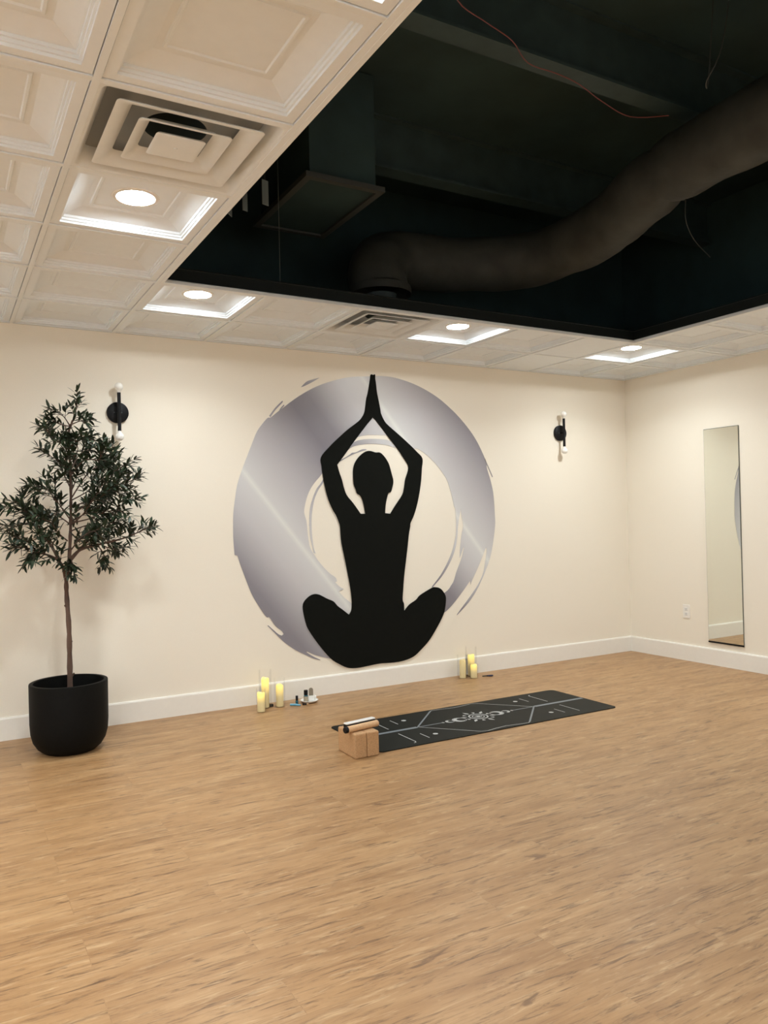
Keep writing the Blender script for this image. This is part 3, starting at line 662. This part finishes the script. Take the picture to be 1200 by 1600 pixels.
for s in (-1, 1):
    r = lambda *P: [(s * a, s * b) for a, b in P]       # the print repeats turned half round
    strip(bm, r((-.905, 0), (-.47, 0)), .030, 1)
    strip(bm, r((-.47, 0), (-.27, 0)), .010, 1)
    strip(bm, r((-.466, 0), (-.185, .29)), .011, 1)
    strip(bm, r((-.185, .29), (-.165, .303), (-.12, .300), (.0, .283), (.08, .292), (.155, .308), (.20, .295), (.46, 0)), .0055, 0)
    for q in (1, -1):
        strip(bm, r((-.530, .235 * q), (-.530, .130 * q)), .006, 0)
        strip(bm, r((-.640, .255 * q), (-.640, .060 * q)), .006, 0)
        disc(bm, r((-.455, .185 * q))[0], .0, .016, 0)
    strip(bm, r((-.640, -.255), (-.648, -.272), (-.662, -.276)), .006, 0)
    # moon phases: crescents growing towards the sun
    disc(bm, (s * .225, 0), .020, .026, 0, -100, 100 if s > 0 else 100, 20, off=(-.010, 0)) if s > 0 else disc(bm, (-.225, 0), .020, .026, 0, 80, 280, 20, off=(.010, 0))
    if s > 0: disc(bm, (.150, 0), .030, .042, 0, -115, 115, 24, off=(-.014, 0))
    else: disc(bm, (-.150, 0), .030, .042, 0, 65, 295, 24, off=(.014, 0))
    disc(bm, (s * .150, 0), .044, .048, 0); disc(bm, (s * .225, 0), .026, .029, 0)
    disc(bm, (s * .275, 0), .0, .010, 0)
disc(bm, (0, 0), .056, .066, 0, n=40); disc(bm, (0, 0), .036, .042, 0, n=32); disc(bm, (0, 0), .0, .014, 0)
for k in range(12):
    a = 2 * PI * k / 12 + PI / 12
    if abs(math.cos(a)) > .97: continue
    r1 = .135 if k % 2 else .105
    c, s = math.cos(a), math.sin(a)
    q = [(.075 * c, .075 * s), (.1 * c - .012 * s, .1 * s + .012 * c), (r1 * c, r1 * s), (.1 * c + .012 * s, .1 * s - .012 * c)]
    bm.faces.new([bm.verts.new((a_, b_, ZP)) for a_, b_ in q]).material_index = 0
for s in (-1, 1):   # two lashes of the eye in the sun
    strip(bm, [(-.028, 0), (-.014, .014 * s), (0, .019 * s), (.014, .014 * s), (.028, 0)], .004, 0)
link('printed_pattern', bm, [M['print_white'], M['print_grey']], ym)

# ================================================================ CORK BLOCKS AND WHAT LIES ON THEM
def block(x, label):
    bm = bmesh.new(); box(bm, -.0375, .0375, -.105, .105, 0, BLOCK_H)
    o = link('yoga_block', bm, M['cork'], bevel=.009, seg=3, loc=(x, -1.440, 0)); o.rotation_euler = (0, 0, 0)
    return tag(o, label, 'yoga block', 'cork yoga blocks standing side by side')
block(-3.7235, 'tan cork yoga block farther from the mat, the left of the pair')
block(-3.6475, 'tan cork yoga block standing right against the end of the black mat')
t = thing('massage_roller', 'pale cork roller with a black end lying on the cork blocks', 'roller', (-3.684, -1.480, BLOCK_H), math.radians(9))
bm = bmesh.new(); rg = []
prof = [(.0005, -.098), (.0168, -.098), (.0178, -.096), (.0178, .108), (.0165, .110), (.0005, .110)]
lathe(bm, prof, 28, (0, 0, 0)); bmesh.ops.rotate(bm, verts=bm.verts, matrix=Matrix.Rotation(PI / 2, 3, 'Y')); bmesh.ops.translate(bm, verts=bm.verts, vec=(0, 0, .0180))
link('roller_body', bm, M['cork_light'], t, smooth=True)
bm = bmesh.new(); lathe(bm, [(.0005, -.116), (.0155, -.116), (.0179, -.113), (.0179, -.098), (.0005, -.097)], 28); bmesh.ops.rotate(bm, verts=bm.verts, matrix=Matrix.Rotation(PI / 2, 3, 'Y')); bmesh.ops.translate(bm, verts=bm.verts, vec=(0, 0, .0180))
link('end_cap', bm, M['black'], t, smooth=True)
t = thing('slim_case', 'slim black case with a white top lying behind the cork roller', 'case', (-3.664, -1.418, BLOCK_H), math.radians(9))
bm = bmesh.new(); box(bm, -.10, .10, -.017, .017, 0, .030); link('case_body', bm, M['black'], t, bevel=.002)
bm = bmesh.new(); box(bm, -.10, .10, -.017, .017, .0302, .038); link('lid', bm, M['white'], t, bevel=.003)

# ================================================================ CANDLES
def candle(x, y, h, r, gr, gh, glow, lab, glab):
    t = thing('led_candle', lab, 'candle', (x, y, .004), group='flameless pillar candles in glass cylinders')
    bm = bmesh.new()
    prof = [(.0005, 0), (r, 0), (r, h - .006), (r - .003, h), (r - .007, h + .001), (r - .011, h - .008), (.0005, h - .012)]
    rg = lathe(bm, prof, 30)
    for k in range(30):
        dz = .004 * math.sin(2 * PI * k / 30 * 2 + x * 9) - .002
        for r_ in rg[2:5]: r_[k].co.z += dz
    link('wax', bm, candle_mat('wax', glow * .3, h, h * .55), t, smooth=True)
    bm = bmesh.new(); tube(bm, [(0, 0, h - .014), (.001, 0, h + .004)], .0012, 6); link('wick', bm, M['white'], t)
    if gr:
        g_ = thing('glass_cylinder', glab, 'candle holder', (x, y, 0), group='clear glass candle cylinders')
        bm = bmesh.new(); lathe(bm, [(.0005, 0), (gr - .003, 0), (gr, .003), (gr, gh), (gr - .0015, gh + .001), (gr - .003, gh), (gr - .003, .0038), (.0005, .0038)], 40)
        link('cylinder', bm, M['glass'], g_, smooth=True)
CG = 'at the foot of the silver ring' 
candle(-3.735, -.135, .205, .0265, .045, .265, 1.15, 'tallest lit pillar candle of the left group by the back wall', 'tallest clear glass cylinder of the left candle group')
candle(-3.805, -.235, .130, .0265, .034, .160, 1.0, 'short lit pillar candle at the front left of the left group', 'shortest clear glass cylinder around the front left candle')
candle(-3.640, -.165, .152, .0260, .040, .200, .85, 'medium lit pillar candle at the right of the left group', 'clear glass cylinder around the medium candle nearest the oil bottles')
candle(-1.925, -.080, .170, .0280, .048, .240, .75, 'tall lit pillar candle at the back of the right group', 'tallest clear glass cylinder of the right candle group')
candle(-1.962, -.165, .105, .0270, .036, .115, .8, 'short lit pillar candle in front of the right group', 'shortest clear glass cylinder around the short candle of the right group')
candle(-2.035, -.115, .145, .0260, .046, .190, .12, 'unlit pale pillar candle at the left of the right group', 'clear glass cylinder around the unlit pale candle')

# lighter by the right candles
t = thing('lighter', 'small dark candle lighter lying on the floor beside the right candles', 'lighter', (-1.838, -.185, 0), math.radians(-20))
bm = bmesh.new(); tube(bm, [(-.045, 0, .006), (-.01, .004, .006), (.0, .002, .006)], [.004, .004, .006], 8); link('nozzle', bm, M['black'], t, smooth=True)
bm = bmesh.new(); tube(bm, [(0, .002, .007), (.03, -.002, .007), (.045, .002, .007)], [.006, .007, .005], 8); link('handle', bm, M['navy'], t, smooth=True)

# ================================================================ OIL BOTTLES ON THE DISH
t = thing('serving_dish', 'small round white dish with a bamboo base holding bottles by the baseboard', 'dish', (-3.415, -.165, 0))
bm = bmesh.new(); lathe(bm, [(.0005, 0), (.045, 0), (.058, .009), (.0005, .009)], 36); link('base', bm, M['bamboo'], t, smooth=True)
bm = bmesh.new(); lathe(bm, [(.0005, .0095), (.056, .0095), (.065, .019), (.063, .020), (.054, .0125), (.0005, .0125)], 36); link('dish_top', bm, M['white'], t, smooth=True)
def bottle(x, y, z, r, h, hc, body, lab, lbl=None):
    t = thing('oil_bottle', lab, 'bottle', (x, y, z))
    bm = bmesh.new(); lathe(bm, [(.0005, 0), (r - .001, 0), (r, .002), (r, h * .80), (r * .6, h * .93), (r * .55, h), (.0005, h)], 24); link('bottle_body', bm, body, t, smooth=True)
    if lbl:
        bm = bmesh.new(); lathe(bm, [(r + .0004, h * .08), (r + .0004, h * .74)], 24); link('label', bm, lbl, t, smooth=True)
    bm = bmesh.new(); lathe(bm, [(.0005, h - .004), (r * .86, h - .004), (r * .86, h + hc - .001), (r * .8, h + hc), (.0005, h + hc)], 24); link('cap', bm, M['black'], t, smooth=True)
bottle(-3.448, -.183, .0128, .0165, .052, .030, M['teal'], 'black-capped bottle with a speckled label standing on the white dish', M['kraft'])
bottle(-3.515, -.175, 0, .0105, .034, .028, M['teal'], 'small teal bottle with a black cap on the floor left of the dish')
t = thing('tube_bottle', 'pale blue tube lying on the floor left of the small teal bottle', 'tube', (-3.545, -.205, .0), math.radians(-38))
bm = bmesh.new(); tube(bm, [(-.032, 0, .008), (-.02, 0, .008), (.012, 0, .008), (.03, 0, .006)], [.0075, .0075, .0075, .006], 14); link('tube_body', bm, M['blue'], t, smooth=True)
bm = bmesh.new(); tube(bm, [(.03, 0, .006), (.042, 0, .006)], .0055, 12); link('cap', bm, M['blue'], t, smooth=True)
t = thing('dropper_pen', 'dark slim pen lying on the floor in front of the white dish', 'pen', (-3.475, -.225, 0), math.radians(-20))
bm = bmesh.new(); tube(bm, [(-.018, 0, .006), (.012, 0, .006)], .0055, 10); link('barrel', bm, M['black'], t, smooth=True)
bm = bmesh.new(); tube(bm, [(.012, 0, .006), (.026, 0, .006)], [.005, .003], 10); link('tip', bm, M['cork_light'], t, smooth=True)
t = thing('incense_holder', 'white block holding an arched patterned card on the dish', 'holder', (-3.400, -.165, .0128), math.radians(-20))
bm = bmesh.new(); box(bm, -.022, .022, -.014, .014, 0, .034); link('block', bm, M['white'], t, bevel=.002)
bm = bmesh.new()
arch = [(-.0155, .034), (.0155, .034), (.0155, .074)] + [(.0155 * math.cos(math.radians(a)), .074 + .0155 * math.sin(math.radians(a))) for a in range(15, 180, 15)] + [(-.0155, .074)]
sheet(bm, arch, None, .003, .006); link('arched_card', bm, M['pattern'], t)
t = thing('small_cup', 'tiny white lidded pot at the right edge of the dish', 'pot', (-3.365, -.150, .0128))
bm = bmesh.new(); lathe(bm, [(.0005, 0), (.010, 0), (.012, .004), (.012, .018), (.0005, .018)], 20); link('cup_body', bm, M['white'], t, smooth=True)
bm = bmesh.new(); lathe(bm, [(.0005, .0182), (.0125, .0182), (.011, .024), (.003, .026), (.0035, .032), (.0005, .033)], 20); link('lid', bm, M['white'], t, smooth=True)
t = thing('tea_light', 'small dark tea light on the floor between the left candles', 'tea light', (-3.690, -.120, 0))
bm = bmesh.new(); lathe(bm, [(.0005, 0), (.018, 0), (.019, .014), (.017, .014), (.016, .009), (.0005, .009)], 20); link('cup', bm, M['slot'], t, smooth=True)
bm = bmesh.new(); tube(bm, [(0, 0, .009), (0, 0, .016)], .001, 6); link('wick', bm, M['black'], t)
